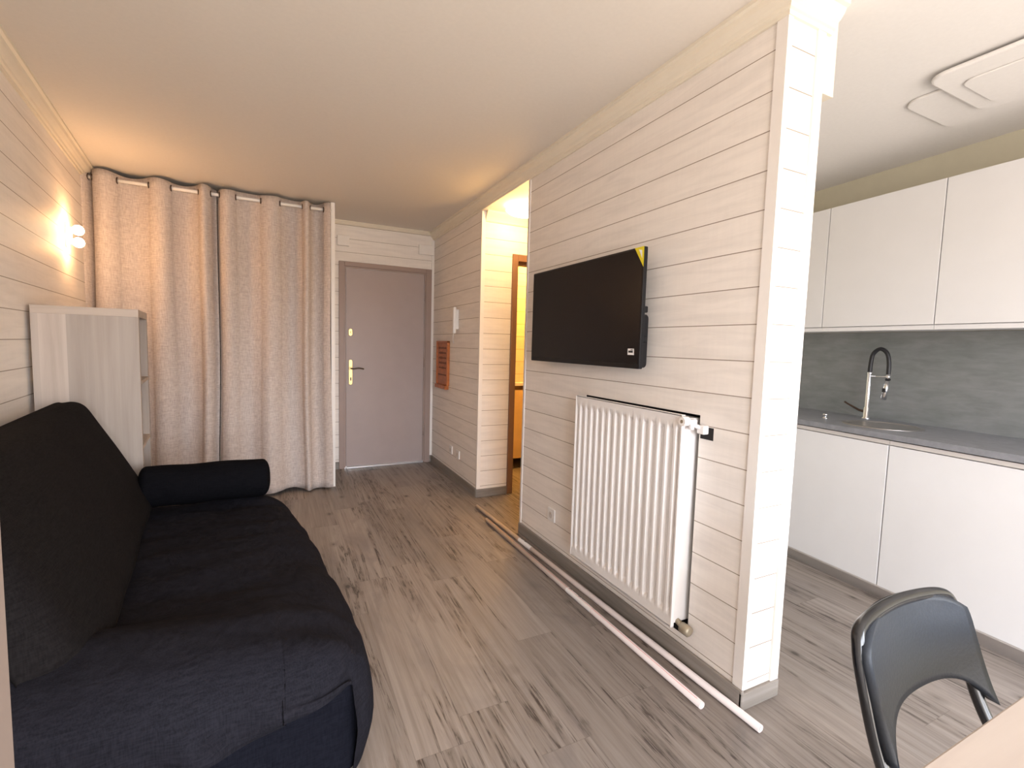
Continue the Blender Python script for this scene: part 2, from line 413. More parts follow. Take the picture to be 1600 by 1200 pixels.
# corner trims of the partition
b = MB(); b.prism([(XW-.006, Y0-.006), (XW+.018, Y0-.006), (XW+.018, Y0), (XW, Y0), (XW, Y0+.035), (XW-.006, Y0+.035)], .075, 2.397)
struct(b, 'trim_1', M_trim)
struct(box(XP-.038, XP+.004, Y0-.008, Y0+.02, .062, 2.40), 'trim_2', M_trim)
struct(MB().box(XW-.005, XW, Y1-.018, Y1+.003, .075, 2.397).box(XW-.005, XW+.05, Y1, Y1+.005, .0, 2.397), 'trim_3', M_trim)
struct(MB().box(XW-.004, XW, Y2-.003, Y2+.018, .075, 2.39).box(XW-.004, XW+.03, Y2-.005, Y2, .075, 2.39), 'trim_4', M_trim)
struct(box(XP, XP+.078, Y0, Y1-.1, 2.207, ZC), 'trim_beam', M_crown)
struct(box(1.474, XW-.001, YD-.012, YD, .075, 2.40), 'trim_5', M_trim)
# crown mouldings
CP = [(0, 2.397), (.010, 2.397), (.012, 2.410), (.020, 2.414), (.024, 2.424), (.034, 2.432), (.046, 2.446), (.052, 2.462), (.064, 2.466), (.064, ZC), (0, ZC)]
struct(MB().sweep([(1.722, Y0), (XW, Y0), (XW, YD)][::-1], [(-o, z) for o, z in CP]), 'trim_crown_right', M_crown)
struct(MB().sweep([(lw(YR), YR), (lw(4.44), 4.44)], [(-o, z) for o, z in CP]), 'trim_crown_left', M_crown)
CS = [(0, 2.445), (.008, 2.445), (.02, 2.455), (.028, 2.468), (.036, 2.47), (.036, ZC), (0, ZC)]
struct(MB().sweep([(.442, YD), (XW, YD)], [(-o, z) for o, z in CS]), 'trim_crown_back', M_crown)
CH = [(0, 2.318), (.006, 2.318), (.012, 2.335), (.02, 2.35), (.045, 2.385), (.05, ZH), (0, ZH)]
struct(MB().sweep([(XW+.03, Y2), (2.9, Y2)], [(-o, z) for o, z in CH]), 'trim_crown_hall', M_crown)
# baseboards
def bb(b, x0, x1, y0, y1, h=.075): b.box(x0, x1, y0, y1, 0, h, bev=.003, seg=1)
b = MB(); bb(b, XW-.014, XW, Y0-.012, Y1); bb(b, XW-.014, XW, Y2, YD); struct(b, 'baseboard_partition', M_base)
b = MB(); bb(b, XW-.014, XP+.004, Y0-.014, Y0, .066); struct(b, 'baseboard_partition_end', M_basex)
b = MB(); bb(b, XW-.012, 1.785, Y2-.014, Y2, .07); struct(b, 'baseboard_hall', M_basex)
b = MB(); bb(b, .442, .535, YD-.014, YD); bb(b, 1.474, XW, YD-.014, YD); struct(b, 'baseboard_back', M_basex)
b = MB(); b.prism([(lw(YR), YR), (lw(YR)+.014, YR), (lw(4.4)+.014, 4.4), (lw(4.4), 4.4)], 0, .075); struct(b, 'baseboard_left', M_base)

# entrance door
t = thing('entrance_door', 'x', 'door'); del t['label']; del t['category']; t.name = 'door_1'; t['kind'] = 'structure'
b = MB(); y = YD-.022
for x0, x1, z0, z1 in ((.535, .587, 0, 2.09), (1.413, 1.475, 0, 2.09), (.587, 1.413, 2.045, 2.09)): b.box(x0, x1, y, YD+.06, z0, z1, bev=.004)
for x0, x1, z0, z1 in ((.587, .600, .01, 2.045), (1.400, 1.413, .01, 2.045), (.600, 1.400, 2.03, 2.045)): b.box(x0, x1, y+.012, YD+.06, z0, z1)
b.done('door_frame', M_taupeframe, t)
box(.603, 1.397, YD-.004, YD+.036, .02, 2.027, bev=.003).done('door_leaf', M_taupe, t)
box(.60, 1.40, YD-.03, YD+.03, 0, .018, bev=.004).done('threshold', M_alu, t)
p = MB(); p.rprism(rrect(.628, .664, .862, 1.118, .017), lambda u, v, d: (u, d, v), YD-.014, YD-.003)
pl = p.done('handle_plate', M_brass, t, bev=.002); 
b = MB().lathe([(.014, YD-.035), (.016, YD-.03), (.012, YD-.02), (.012, YD-.01)], (.647, 0, 1.03), 'y', 16)
b.done('handle_rose', M_brass, pl)
MB().tube(spline([(.647, YD-.03, 1.03), (.647, YD-.055, 1.03), (.67, YD-.065, 1.028), (.72, YD-.065, 1.034), (.768, YD-.06, 1.026)]), [.007]*33, 10).done('lever_handle', M_bronze, pl)
MB().rprism(rrect(.6405, .6535, .905, .94, .006), lambda u, v, d: (u, d, v), YD-.017, YD-.013).done('keyhole', M_bronze, pl)
b = MB(); b.rprism(rrect(.625, .665, 1.355, 1.43, .019), lambda u, v, d: (u, d, v), YD-.014, YD-.003)
lk = b.done('upper_lock', M_brass, t, bev=.003); MB().lathe([(.009, YD-.03), (.011, YD-.02), (.011, YD-.01)], (.652, 0, 1.392), 'y', 14).done('lock_knob', M_brass, lk)
for z in (.35, 1.1, 1.8): MB().tube([(1.404, YD-.012, z-.05), (1.404, YD-.012, z+.05)], .007, 10).done('hinge', M_taupeframe, t)

# bathroom door frame
t = thing('door_2', 'x', 'door', (0, 0, 0)); del t['label']; del t['category']; t['kind'] = 'structure'
b = MB()
b.box(1.785, 1.838, Y2-.016, Y2+.11, 0, 2.075, bev=.004); b.box(1.838, 2.60, Y2-.016, Y2+.11, 2.02, 2.075, bev=.004); b.box(2.55, 2.60, Y2-.016, Y2+.11, 0, 2.02, bev=.004)
b.box(1.838, 1.85, Y2+.03, Y2+.06, 0, 2.0); b.box(1.838, 2.55, Y2+.03, Y2+.06, 1.99, 2.02)
b.done('door_frame', M_brownframe, t)

# ------------------------------------------------------------------ curtains and pole
YRod, ZRod = 4.42, 2.405
rod = thing('curtain_rod', 'thin white curtain pole across the closet opening just below the ceiling', 'curtain rod')
MB().tube([(lw(4.42)+.005, YRod, ZRod), (.41, YRod, ZRod)], .0125, 14).done('pole', M_plastic, rod)
def curtain(zeros, x0, x1, first, label):
    # zeros: x of each eyelet; between them the cloth swings to -y (front, first=-1) or +y
    root = thing('curtain', label, 'curtain', (0, 0, 0), 0, 'linen curtains before the closet')
    Z = [x0]+zeros+[x1]
    def yoff(x, amp=.05):
        sg = first
        for a, c in zip(Z, Z[1:]):
            if x <= c or c == Z[-1]:
                u = max(0, min(1, (x-a)/(c-a)))
                if a == Z[0]: return sg*amp*math.cos(u*PI/2)
                if c == Z[-1]: return sg*amp*math.sin(u*PI/2)
                return sg*amp*math.sin(u*PI)
            sg = -sg
    nx = 200; nz = 44
    def fn(i, j):
        x = x0+(x1-x0)*i; z = .018+(2.452-.018)*j; k = 1-j
        yy = yoff(x)
        s = (1 if yy >= 0 else -1)*abs(yy/.05)**.8*.05
        amp = 1+.15*math.sin(x*9+k*2)
        n = noise.noise(Vector((x*5, k*1.4, 3)))*.022*k + noise.noise(Vector((x*14, k*2.2, 9)))*.008*min(1, k*3)
        xx = x+math.sin(x*17)*.012*k*k + .01*math.sin(k*7+x*4)*k
        top = .012*math.sin(x*21) if j > .97 else 0
        yb = YRod + s*amp*(1-.15*k) + n - .05*k*k*k
        dz = 0
        if j < .001: dz = .012*math.sin(x*14+1)+.008
        return (xx, yb, z+top*(j-.97)/.03*.6+dz)
    b = MB(); b.grid(nx, nz, fn)
    o = b.done('cloth', M_curtain, root, smooth=True)
    so = o.modifiers.new('solid', 'SOLIDIFY'); so.thickness = .003
    for zx in zeros:
        ring = [(zx, YRod+.021*math.cos(a), ZRod+.021*math.sin(a)) for a in [2*PI*k/20 for k in range(20)]]
        e = MB(); e.tube(ring, .0042, 8, closed=True); e.done('eyelet', M_bronze, root)
    return root
curtain([-1.196, -1.174, -1.033, -.850, -.714, -.542, -.462], lw(4.42)+.004, -.430, -1, 'linen curtain on the left, behind the tall shelf unit, lit orange by the wall lamp')
curtain([-.405, -.295, -.122, .017, .184, .243, .347], -.422, .400, 1, 'linen curtain on the right, beside the entrance door, hem on the floor')

# ------------------------------------------------------------------ shelf unit
bk = thing('shelf_unit', 'tall bleached oak cube shelf unit between the black sofa and the curtain', 'shelf', (-.645, 3.035, 0), -AL*1.0)
# local: +y along the left wall (away from camera), -x towards the wall
Hb, Db, Wb = 1.432, .40, .43; T = .038
box(-Db, 0, 0, T, 0, Hb-T, bev=.001).done('side_panel', M_oak, bk)
box(-Db, 0, Wb-T, Wb, 0, Hb-T, bev=.001).done('side_panel', M_oak, bk)
box(-Db, 0, 0, Wb, Hb-T, Hb, bev=.001).done('top', M_oakx, bk)
box(-Db, 0, T, Wb-T, 0, T).done('bottom', M_oakx, bk)
for k in (1, 2, 3): 
    z = T+k*(Hb-2*T)/4
    box(-Db, 0, T, Wb-T, z-.009, z+.009).done('shelf', M_oakx, bk)
bk.rotation_euler = (0, 0, .1177)
def bkp(x, y): c, s = math.cos(.1177), math.sin(.1177); return (-.645+c*x-s*y, 3.035+s*x+c*y)
fo = thing('binder', 'white binder standing in the second cube of the oak shelf unit', 'binder', (*bkp(-.02, .05), T+2*(Hb-2*T)/4+.0095), .1177)
MB().box(-.24, 0, 0, .004, 0, .17).box(-.24, 0, .046, .05, 0, .17).box(-.003, 0, 0, .05, 0, .17).done('cover', M_plastic, fo)
box(-.23, -.01, .006, .044, .004, .162).done('papers', M_label, fo)

# ------------------------------------------------------------------ sofa
# local frame: origin on the left wall at y=1.25, +x into the room, +y along the wall
SO = (lw(1.22), 1.22)
sofa = thing('sofa', 'black fabric sofa bed with reclined back against the left wall', 'sofa', (SO[0], SO[1], 0), .1177)
LS = 1.765
def nz(x, y, z, s, a): return noise.noise(Vector((x*s, y*s, z*s)))*a
# base / side panels down to the floor
bsm = MB(); 
def basefn(i, j):
    per = rrect(.10, .995, .045, LS-.03, .07, 6); p = per[int(i*len(per)) % len(per)]; p = (p[0]+(.09*(1-p[1]/LS) if p[0] > .5 else 0), p[1])
    z = .02+.34*j; bul = .012*math.sin(j*PI)
    cx, cy = .5, LS/2
    return (p[0]+(bul if p[0] > cx else -bul)+nz(p[0], p[1], z, 6, .008), p[1]+nz(p[0], p[1], z, 7, .01), z)
bsm.grid(28, 10, basefn, wrapu=True)
bo = bsm.done('base', M_skirt, sofa, smooth=True)
# seat cushion : superellipsoid-like slab
HUMP = .115
def seat_top(x, y):
    u = x; v = y
    z = .425
    z += HUMP*math.exp(-((y-.20)/.19)**2)*max(0, min(1, (1.0-x)/.55))       # swelling over the near end
    z -= .03*max(0, min(1, (x-.75)/.25))**2
    z += nz(x, y, 0, 2.5, .020)+nz(x*.7, y*1.8, 5, 5, .013)+nz(x*1.5+y, y*3, 8, 5, .006)
    return z
b = MB(); NU, NV = 72, 90
x0, x1, y0s, y1s = .16, 1.025, -.02, LS
def prof(t, a, bb_, r):    # maps t in 0..1 to (coord, drop)
    return a+(bb_-a)*t
def seatfn(i, j):
    # wrap: parameters over a rounded slab; edges fold down
    fx = x0+(x1-x0)*i; fy = y0s+(y1s-y0s)*j
    return fx, fy
V = {}
def edge_drop(d, r):       # d distance inward from edge -> height drop, for a quarter-circle edge
    if d >= r: return 0
    return r-math.sqrt(max(0, r*r-(r-d)**2))
def fold(t, n, a, c, r, low):
    # sampled positions: first k samples go up the side, then over
    pass
xs = []; K = 5
def samples(a, c, n, r, lowz):
    out = [(a, -lowz)]
    for k in range(1, 4): out.append((a-.012*math.sin(k/4*PI), -lowz+(lowz-r)*k/4))
    for k in range(K+1):
        an = PI/2*k/K; out.append((a+r-r*math.cos(an), -(r-r*math.sin(an))))
    for k in range(1, n): out.append((a+r+(c-a-2*r)*k/n, 0))
    for k in range(K+1):
        an = PI/2*k/K; out.append((c-r+r*math.sin(an), -(r-r*math.cos(an))))
    for k in range(3, 0, -1): out.append((c+.012*math.sin(k/4*PI), -lowz+(lowz-r)*k/4))
    out.append((c, -lowz)); return out
SX = samples(x0, x1, 34, .09, .39); SY = samples(y0s, y1s, 56, .09, .16)
def seatp(a, c):
    x, dx = SX[a]; y, dy = SY[c]
    RC = .15
    for qx, sx_ in ((x0, -1), (x1, 1)):
        for qy, sy_ in ((y0s, -1), (y1s, 1)):
            ux = (x-(qx-sx_*RC))*sx_; uy = (y-(qy-sy_*RC))*sy_
            if ux > 0 and uy > 0:
                k_ = max(ux, uy)/math.hypot(ux, uy); x = (qx-sx_*RC)+sx_*ux*k_; y = (qy-sy_*RC)+sy_*uy*k_
    z = seat_top(x, y)
    if c < 5 and dy < -.09: dy = dy*(.55+1.35*max(0, 1-x/x1))      # the cover hangs lower towards the wall at the near end
    low = min(dx, dy) if min(dx, dy) < -.09 else -math.hypot(dx, dy)
    if a > len(SX)-6 and dx < -.09: low = low*1.0
    # front edge of the cushion falls further and bulges
    w = nz(x, y, low*2, 8, .012)
    hem = max(0, min(1, (-low-.04)/.10))*math.exp(-(y/.10)**2)
    fold_ = .030*hem*math.sin(20*x+24*low+5*nz(x, y, 0, 3, 1))
    bx = 0
    bx = (.075+.035*(1-y/LS))*max(0, (x-.3)/.725)
    if x > x1-.02: bx += .018*math.sin(min(1, -low/.39)*PI)
    cx = (y-LS/2)/(LS/2); ins = -.045*abs(cx)**3 if x > .8 else 0
    return (x+bx+ins+w*.6, y+w*.5-fold_*.9, z+low+fold_*.5)
vv = [[b.bm.verts.new(seatp(a, c)) for c in range(len(SY))] for a in range(len(SX))]
for a in range(len(SX)-1):
    for c in range(len(SY)-1):
        f = b.bm.faces.new((vv[a][c], vv[a+1][c], vv[a+1][c+1], vv[a][c+1])); f.smooth = True
seat = b.done('seat_cushion', M_sofa, sofa, smooth=True, sub=1)
# backrest: reclined rounded slab
b = MB()
BX = samples(0, .65, 14, .075, .10); BY = samples(.12, LS-.05, 40, .10, .10)
import builtins
rec = math.radians(26)
def backp(a, c, side):
    u, du = BX[a]; y, dy = BY[c]            # u runs up the back (0 bottom .. .6 top)
    d = min(du, dy) if min(du, dy) < -.09 else -math.hypot(du, dy)
    th = .115+d*side
    belly = .018*math.sin(u/.64*PI)*math.sin(y/LS*PI)*side+nz(u, y, 2, 3, .012)
    cu = 1.0
    up = u
    if u > .3: up = u-.05*max(0, (abs(y-LS/2)/(LS/2))-.75)**2*4
    X = .49 - math.sin(rec)*up + math.cos(rec)*(th+belly-.115)
    Zz = .43 + math.cos(rec)*up + math.sin(rec)*(th+belly-.115)
    return (X, y, Zz)
vv = [[b.bm.verts.new(backp(a, c, 1)) for c in range(len(BY))] for a in range(len(BX))]
for a in range(len(BX)-1):
    for c in range(len(BY)-1):
        f = b.bm.faces.new((vv[a][c], vv[a+1][c], vv[a+1][c+1], vv[a][c+1])); f.smooth = True
# close the rear
rim = [vv[a][0] for a in range(len(BX))]+[vv[-1][c] for c in range(1, len(BY))]+[vv[a][-1] for a in range(len(BX)-2, -1, -1)]+[vv[0][c] for c in range(len(BY)-2, 0, -1)]
b.bm.faces.new(rim)
b.done('backrest', M_sofab, sofa, smooth=True, sub=1)

# bolster
bl = thing('bolster_cushion', 'black cylindrical bolster cushion lying at the far end of the sofa seat', 'cushion', (0, 0, 0))
P0, P1 = Vector((-.635, 2.855, .545)), Vector((-.06, 2.955, .526))
ax = (P1-P0).normalized(); sidev = ax.cross(Vector((0, 0, 1))).normalized(); upv = sidev.cross(ax)
def bolfn(i, j):
    r0 = .108; L = (P1-P0).length; e = .035
    prof_ = [(0, .0), (.55, .002), (.85, .008), (.96, .02), (1, .045)]
    if j < .16: k = j/.16; rr = math.sin(k*PI/2)**.6; pos = e*(1-math.cos(k*PI/2))
    elif j > .84: k = (1-j)/.16; rr = math.sin(k*PI/2)**.6; pos = L-e*(1-math.cos(k*PI/2))
    else: rr = 1; pos = e+(L-2*e)*(j-.16)/.68
    a = 2*PI*i; r = r0*rr*(1+nz(math.cos(a), math.sin(a), pos*5, 1.2, .06))
    flat = 1-.12*max(0, -math.sin(a))
    return P0+ax*pos+sidev*r*math.cos(a)*1.02+upv*r*math.sin(a)*flat
b = MB(); b.grid(36, 60, bolfn, wrapu=True)
b.done('cushion_body', M_bolster, bl, smooth=True)
for P, sg in ((P0, 1), (P1, -1)):
    ring = [P+ax*sg*.034+sidev*.100*math.cos(a)+upv*.100*math.sin(a)*(1-.12*max(0, -math.sin(a))) for a in [2*PI*k/28 for k in range(28)]]
    MB().tube(ring, .003, 6, closed=True).done('piping', M_sofab, bl)

# ------------------------------------------------------------------ wall lamp
sy = 3.86; sx = lw(sy)
sc = thing('wall_lamp', 'small wall lamp with two lit round bulbs on the left plank wall', 'wall lamp', (sx, sy, 1.90), .1177)
MB().box(0, .014, -.02, .02, -.075, .075, bev=.004).box(.01, .03, -.008, .008, -.05, .05, bev=.003).done('base', M_trim, sc)
for z in (.036, -.038):
    MB().lathe([(.013, .012), (.015, .016), (.015, .030), (.012, .032)], (0, 0, z), 'x', 16).done('socket', M_trim, sc)
    MB().lathe([(.012, .030), (.020, .036), (.028, .046), (.031, .058), (.027, .074), (.014, .085), (.001, .088)], (0, 0, z), 'x', 20).done('bulb', M_bulb, sc)
for z in (.036, -.038): lamp('wall_lamp_light', (sx+.085, sy+.01, 1.9+z*2.3), 2.3, (1, .48, .18), .03)

# ------------------------------------------------------------------ hall ceiling light and bathroom
hl = thing('ceiling_light', 'bright round glass ceiling light in the hallway, half hidden by the partition edge', 'ceiling light', (1.745, 3.40, ZH))
MB().lathe([(.07, 0), (.075, -.012), (.07, -.02)], seg=24).done('base', M_chrome, hl)
MB().lathe([(.05, -.018), (.11, -.022), (.152, -.034), (.155, -.042), (.13, -.062), (.08, -.078), (.001, -.084)], seg=36).done('glass_shade', M_hall, hl)
lamp('hall_light', (1.78, 3.36, 2.24), 8.5, (1, .60, .24), .1)
lamp('bath_light', (2.35, 4.1, 2.15), 34, (1, .52, .10), .1)
vn = thing('vanity_cabinet', 'amber lit wooden bathroom vanity seen through the narrow doorway', 'cabinet', (2.05, 4.42, 0))
MB().box(0, .8, 0, .5, .885, .92, bev=.004).done('countertop', M_plastic, vn)
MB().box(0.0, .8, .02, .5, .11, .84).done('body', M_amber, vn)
MB().box(.0, .8, .06, .5, .84, .885).done('recess', M_brownframe, vn)
for k in (0, 1): MB().box(.005+k*.4, .395+k*.4, 0, .02, .115, .835, bev=.002).done('cabinet_door', M_amber, vn)
for x in (.17, .77): MB().tube([(x, .06, 0), (x, .06, .11)], .018, 10).done('leg', M_blackpl, vn)
wc = thing('bathroom_wall_panel', 'amber lit plank panel above the bathroom vanity', 'panel', (2.05, 4.46, .921))
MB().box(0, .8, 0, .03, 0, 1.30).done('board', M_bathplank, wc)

# ------------------------------------------------------------------ television
TX = 1.405
tv = thing('television', 'black flat screen television mounted on the white plank partition', 'television', (TX, 0, 0))
ya, yb_, za, zb = 1.612, 2.600, 1.215, 1.742
MB().rprism(rrect(ya, yb_, za, zb, .006, 2), lambda u, v, d: (d, u, v), 0, .018).done('bezel', M_blackpl, tv, bev=.001)
MB().box(-.0012, .0005, ya+.009, yb_-.009, za+.022, zb-.009).done('screen', M_screen, tv)
b = MB(); b.rprism(rrect(ya+.01, yb_-.01, za+.004, za+.24, .02, 4), lambda u, v, d: (d, u, v), .018, .05)
b.rprism(rrect(ya+.02, yb_-.02, za+.2, zb-.02, .03, 4), lambda u, v, d: (d, u, v), .018, .028)
for z in (1.345, 1.475): b.box(.018, .040, ya+.004, ya+.04, z-.014, z+.014, bev=.004)
b.done('rear_housing', M_blackpl, tv, bev=.004)
MB().box(.03, XW-TX-.001, 1.95, 2.25, 1.38, 1.60).done('wall_bracket', M_blackpl, tv)
MB().rprism([(ya+.002, zb-.001), (ya+.062, zb-.001), (ya+.002, zb-.088)], lambda u, v, d: (d, u, v), -.0022, -.0014).done('corner_sticker', M_yellow, tv)
MB().rprism([(ya+.014, zb-.016), (ya+.034, zb-.010), (ya+.012, zb-.050)], lambda u, v, d: (d, u, v), -.0028, -.0023).done('sticker_emblem', M_label, tv)
lb = MB().box(-.0022, -.0013, ya+.037, ya+.078, za+.060, za+.088).done('paper_label', M_label, tv)
MB().box(-.0028, -.0023, ya+.043, ya+.072, za+.070, za+.079).box(-.0028, -.0023, ya+.043, ya+.058, za+.081, za+.084).done('label_print', M_ink, lb)

# ------------------------------------------------------------------ radiator
XR = 1.423
ry0, ry1, rz0, rz1 = 1.366, 2.118, .172, 1.047
ra = thing('radiator', 'white ribbed panel radiator below the television', 'radiator', (0, 0, 0))
b = MB(); nr = 15; pitch_ = (ry1-ry0-.03)/nr
def radf(i, j):
    y = ry0+.006+(ry1-ry0-.012)*i; z = rz0+(rz1-rz0)*j
    ph = (y-ry0-.015)/pitch_; fr = ph-math.floor(ph)
    e = max(0, min(1, (z-rz0-.055)/.022))*max(0, min(1, (rz1-.052-z)/.022))
    e = e*e*(3-2*e)
    if ph < 0 or ph > nr: h = 0
    else:
        h = max(0, min(1, (abs(fr-.5)-.17)/.11)); h = h*h*(3-2*h)
    return (XR+.026*h*e, y, z)
b.grid(nr*16+1, 60, radf)
b.done('front_panel', M_white, ra, smooth=True)
MB().box(XR-.001, XR+.016, ry0, ry0+.008, rz0, rz1, bev=.002).box(XR-.001, XR+.016, ry1-.008, ry1, rz0, rz1, bev=.002).box(XR+.0, XR+.016, ry0, ry1, rz1-.006, rz1+.001, bev=.002).box(XR, XR+.016, ry0, ry1, rz0-.001, rz0+.006, bev=.002).done('panel_rim', M_white, ra)
MB().box(XR+.016, XW+.030, ry0+.010, ry1-.006, rz0+.008, rz1-.016, bev=.003).done('convector_body', M_white, ra)
# upper tap
vt = MB(); vy, vz = ry0-.004, rz1-.028
vt.tube([(XR+.028, ry0+.02, vz), (XR+.028, ry0-.022, vz)], .013, 14)
vt.tube([(XR+.028, ry0-.02, vz+.012), (XR+.028, ry0-.02, vz-.026)], .011, 12)
vt.box(XR+.012, XR+.044, ry0-.036, ry0-.008, vz-.014, vz+.014, bev=.005)
vo = vt.done('valve_body', M_white, ra)
MB().lathe([(.017, -.020), (.019, -.014), (.019, .008), (.012, .012)], (XR+.004, ry0-.012, vz+.006), 'x', 18).done('valve_cap', M_trim, vo)
MB().tube([(XR+.004, ry0-.012, vz+.006), (XR-.0175, ry0-.012, vz+.006)], .007, 12).done('valve_spindle', M_oldbrass, vo)
MB().box(XW-.030, XW-.002, ry0-.062, ry0-.026, vz-.042, vz-.008, bev=.004).tube([(XR+.04, ry0-.022, vz-.01), (XW-.016, ry0-.044, vz-.022)], .009, 10).done('pipe_elbow', M_white, ra)
b = MB(); lz = rz0-.004
b.tube([(XR+.045, ry0+.02, lz+.02), (XR+.045, ry0-.012, lz+.012)], .012, 14)
b.lathe([(.012, -.03), (.021, -.026), (.021, .012), (.014, .016)], (XR+.045, ry0-.028, lz+.006), 'y', 18)
b.box(XR+.03, XR+.062, ry0-.05, ry0-.022, lz-.01, lz+.022, bev=.004)
b.done('lower_valve', M_oldbrass, ra)

# ------------------------------------------------------------------ wall items
def socket(y, z, label, x=XW, group=None):
    o = thing('wall_socket', label, 'socket', (x, y, z), 0, group)
    MB().rprism(rrect(-.040, .040, -.040, .040, .006, 3), lambda u, v, d: (d, u, v), -.009, 0).done('face_plate', M_plastic, o, bev=.002)
    MB().lathe([(.021, -.011), (.021, -.0095), (.017, -.0095), (.017, -.0085)], (0, 0, 0), 'x', 22).done('outlet', M_cabedge, o)
    MB().lathe([(.0015, -.014), (.0028, -.0135), (.0028, -.009)], (0, 0, .008), 'x', 8).done('earth_pin', M_brass, o)
socket(2.45, .268, 'square white wall socket beside the radiator, low on the partition')
socket(4.37, .272, 'white wall socket near the floor, the one nearer the entrance door')
socket(4.165, .268, 'white wall socket near the floor, the one farther from the entrance door')
o = thing('intercom_handset', 'white intercom handset on the plank wall above the wooden plaque', 'intercom', (XW, 4.26, 1.50))
MB().box(-.030, 0, -.045, .045, -.06, .125, bev=.008).done('wall_base', M_plastic, o)
MB().box(-.060, -.030, -.062, -.020, -.10, .145, bev=.010).done('handset', M_plastic, o)
MB().tube(spline([(-.03, -.03, -.06), (-.04, -.01, -.11), (-.03, .03, -.16), (-.012, .055, -.19)]), .004, 8).done('cord', M_plastic, o)
o = thing('wooden_plaque', 'reddish varnished wooden wall plaque with dark writing', 'plaque', (XW, 4.64, 1.09))
MB().box(-.018, 0, -.172, .172, -.20, .235, bev=.003).done('board', M_signwood, o)
MB().box(-.03, 0, -.178, -.160, -.20, .24, bev=.003).box(-.03, 0, .160, .178, -.20, .24, bev=.003).box(-.03, 0, -.178, .178, .225, .242, bev=.003).done('frame', M_signwood, o)
MB().box(-.045, 0, -.16, .165, -.238, -.2, bev=.004).done('ledge', M_signwood, o)
b = MB(); rr = random.Random(3)
for r in range(6):
    z = .17-r*.05
    if r == 5: z = -.10
    up, lo_ = [], []; y = -.12
    while y < .115:
        w = rr.uniform(.010, .024); hgt = rr.uniform(.007, .014) if r < 5 else .008
        up += [(y, z+hgt), (y+w, z+hgt), (y+w, z+.002), (y+w+.008, z+.002)]
        lo_ += [(y, z-hgt*.8), (y+w, z-hgt*.8), (y+w, z-.002), (y+w+.008, z-.002)]; y += w+.008
    MB().rprism(lo_+up[::-1], lambda u, v, d: (d, u, v), -.0195, -.0178).done('writing_line', M_signdark, o)
o = tag(MB().box(.520, .632, YD-.03, YD, 2.238, 2.335, bev=.004).done('junction_box', M_trim), 'small square white cover box above the top left corner of the entrance door', 'box')
o = tag(MB().box(1.33, 1.495, YD-.028, YD, 2.238, 2.335, bev=.004).done('junction_box', M_trim), 'small cream cover box in the corner above the right side of the entrance door', 'box')

# ------------------------------------------------------------------ poles on the floor
def pole(a, b_, r, label, lab, stripe):
    A, B = Vector(a), Vector(b_); v = B-A; L = v.length
    o = thing('wooden_pole', label, 'pole', A, math.atan2(-v.x, v.y), 'white poles lying on the floor by the partition')
    MB().tube([(0, 0, 0), (0, L, 0)], r, 18).done('pole', M_pole, o)
    MB().tube([(0, L, 0), (0, L+.003, 0)], r*.55, 12).done('end_cap', M_label, o)
    if stripe:
        n = 24
        for a_ in stripe:
            c, s = math.cos(a_)*(r+.0002), math.sin(a_)*(r+.0002)
            MB().tube([(c, .02, s), (c, L-.02, s)], .0007, 6).done('red_stripe', M_red, o)
    y0_, y1_ = lab
    b2 = MB(); b2.tube([(0, y0_, 0), (0, y1_, 0)], r+.0006, 18, cap=False); lo = b2.done('paper_label', M_label, o)
    b3 = MB()
    for k in range(5):
        yy = y0_+.015+k*(y1_-y0_-.08)/5; an = PI/2+.35+.3*((k*7) % 3-1)
        b3.tube([(math.cos(an)*(r+.001), yy, math.sin(an)*(r+.001)), (math.cos(an+.35)*(r+.001), yy+.018, math.sin(an+.35)*(r+.001))], .0014, 5)
    b3.done('label_print', M_ink, lo)
pole((1.407, 3.443, .014), (1.4705, .985, .014), .014, 'white wooden pole on the floor, the one right beside the baseboard', (.72, .88), None)
pole((1.364, 3.143, .014), (1.369, 1.146, .014), .014, 'white wooden pole with red stripe, the shorter one, farther from the baseboard', (1.10, 1.32), (PI/2-.2,))

# ------------------------------------------------------------------ kitchen
def kthing(name, label, cat, d=0, s=0, z=0, group=None): 
    x, y = KW(d, s); return thing(name, label, cat, (x, y, z), -AK, group)
g = 'white base units of the kitchen'
def base_unit(s0, s1, label):
    o = kthing('base_cabinet', label, 'cabinet', 0, s0, 0, g); w = s1-s0
    MB().box(.027, .58, .0, w, .085, .103).box(.027, .58, 0, .018, .103, .862).box(.027, .58, w-.018, w, .103, .862).box(.565, .58, .018, w-.018, .103, .862).done('body', M_cab, o)
    MB().box(0, .019, .002, w-.002, .085, .838, bev=.0015).done('door', M_cab, o)
    MB().box(.004, .026, 0, w, .842, .863).done('grip_rail', M_cabedge, o)
    return o
base_unit(-.688, -.090, 'white handleless base cabinet at the right edge, behind the folding chair and table')
base_unit(-.088, .511, 'white handleless base cabinet under the worktop, behind the black chair')
base_unit(.513, 1.111, 'white handleless base cabinet under the sink, beside the partition end')
base_unit(1.113, 1.75, 'white handleless base cabinet hidden behind the partition end')
o = kthing('plinth', 'grey plinth strip along the foot of the kitchen base units', 'plinth'); o2 = None
MB().box(.05, .065, -.7, 1.75, 0, .085).done('board', M_alu, o)
MB().box(.012, .05, -.7, 1.75, .072, .0845).done('seal_strip', M_cabedge, o)
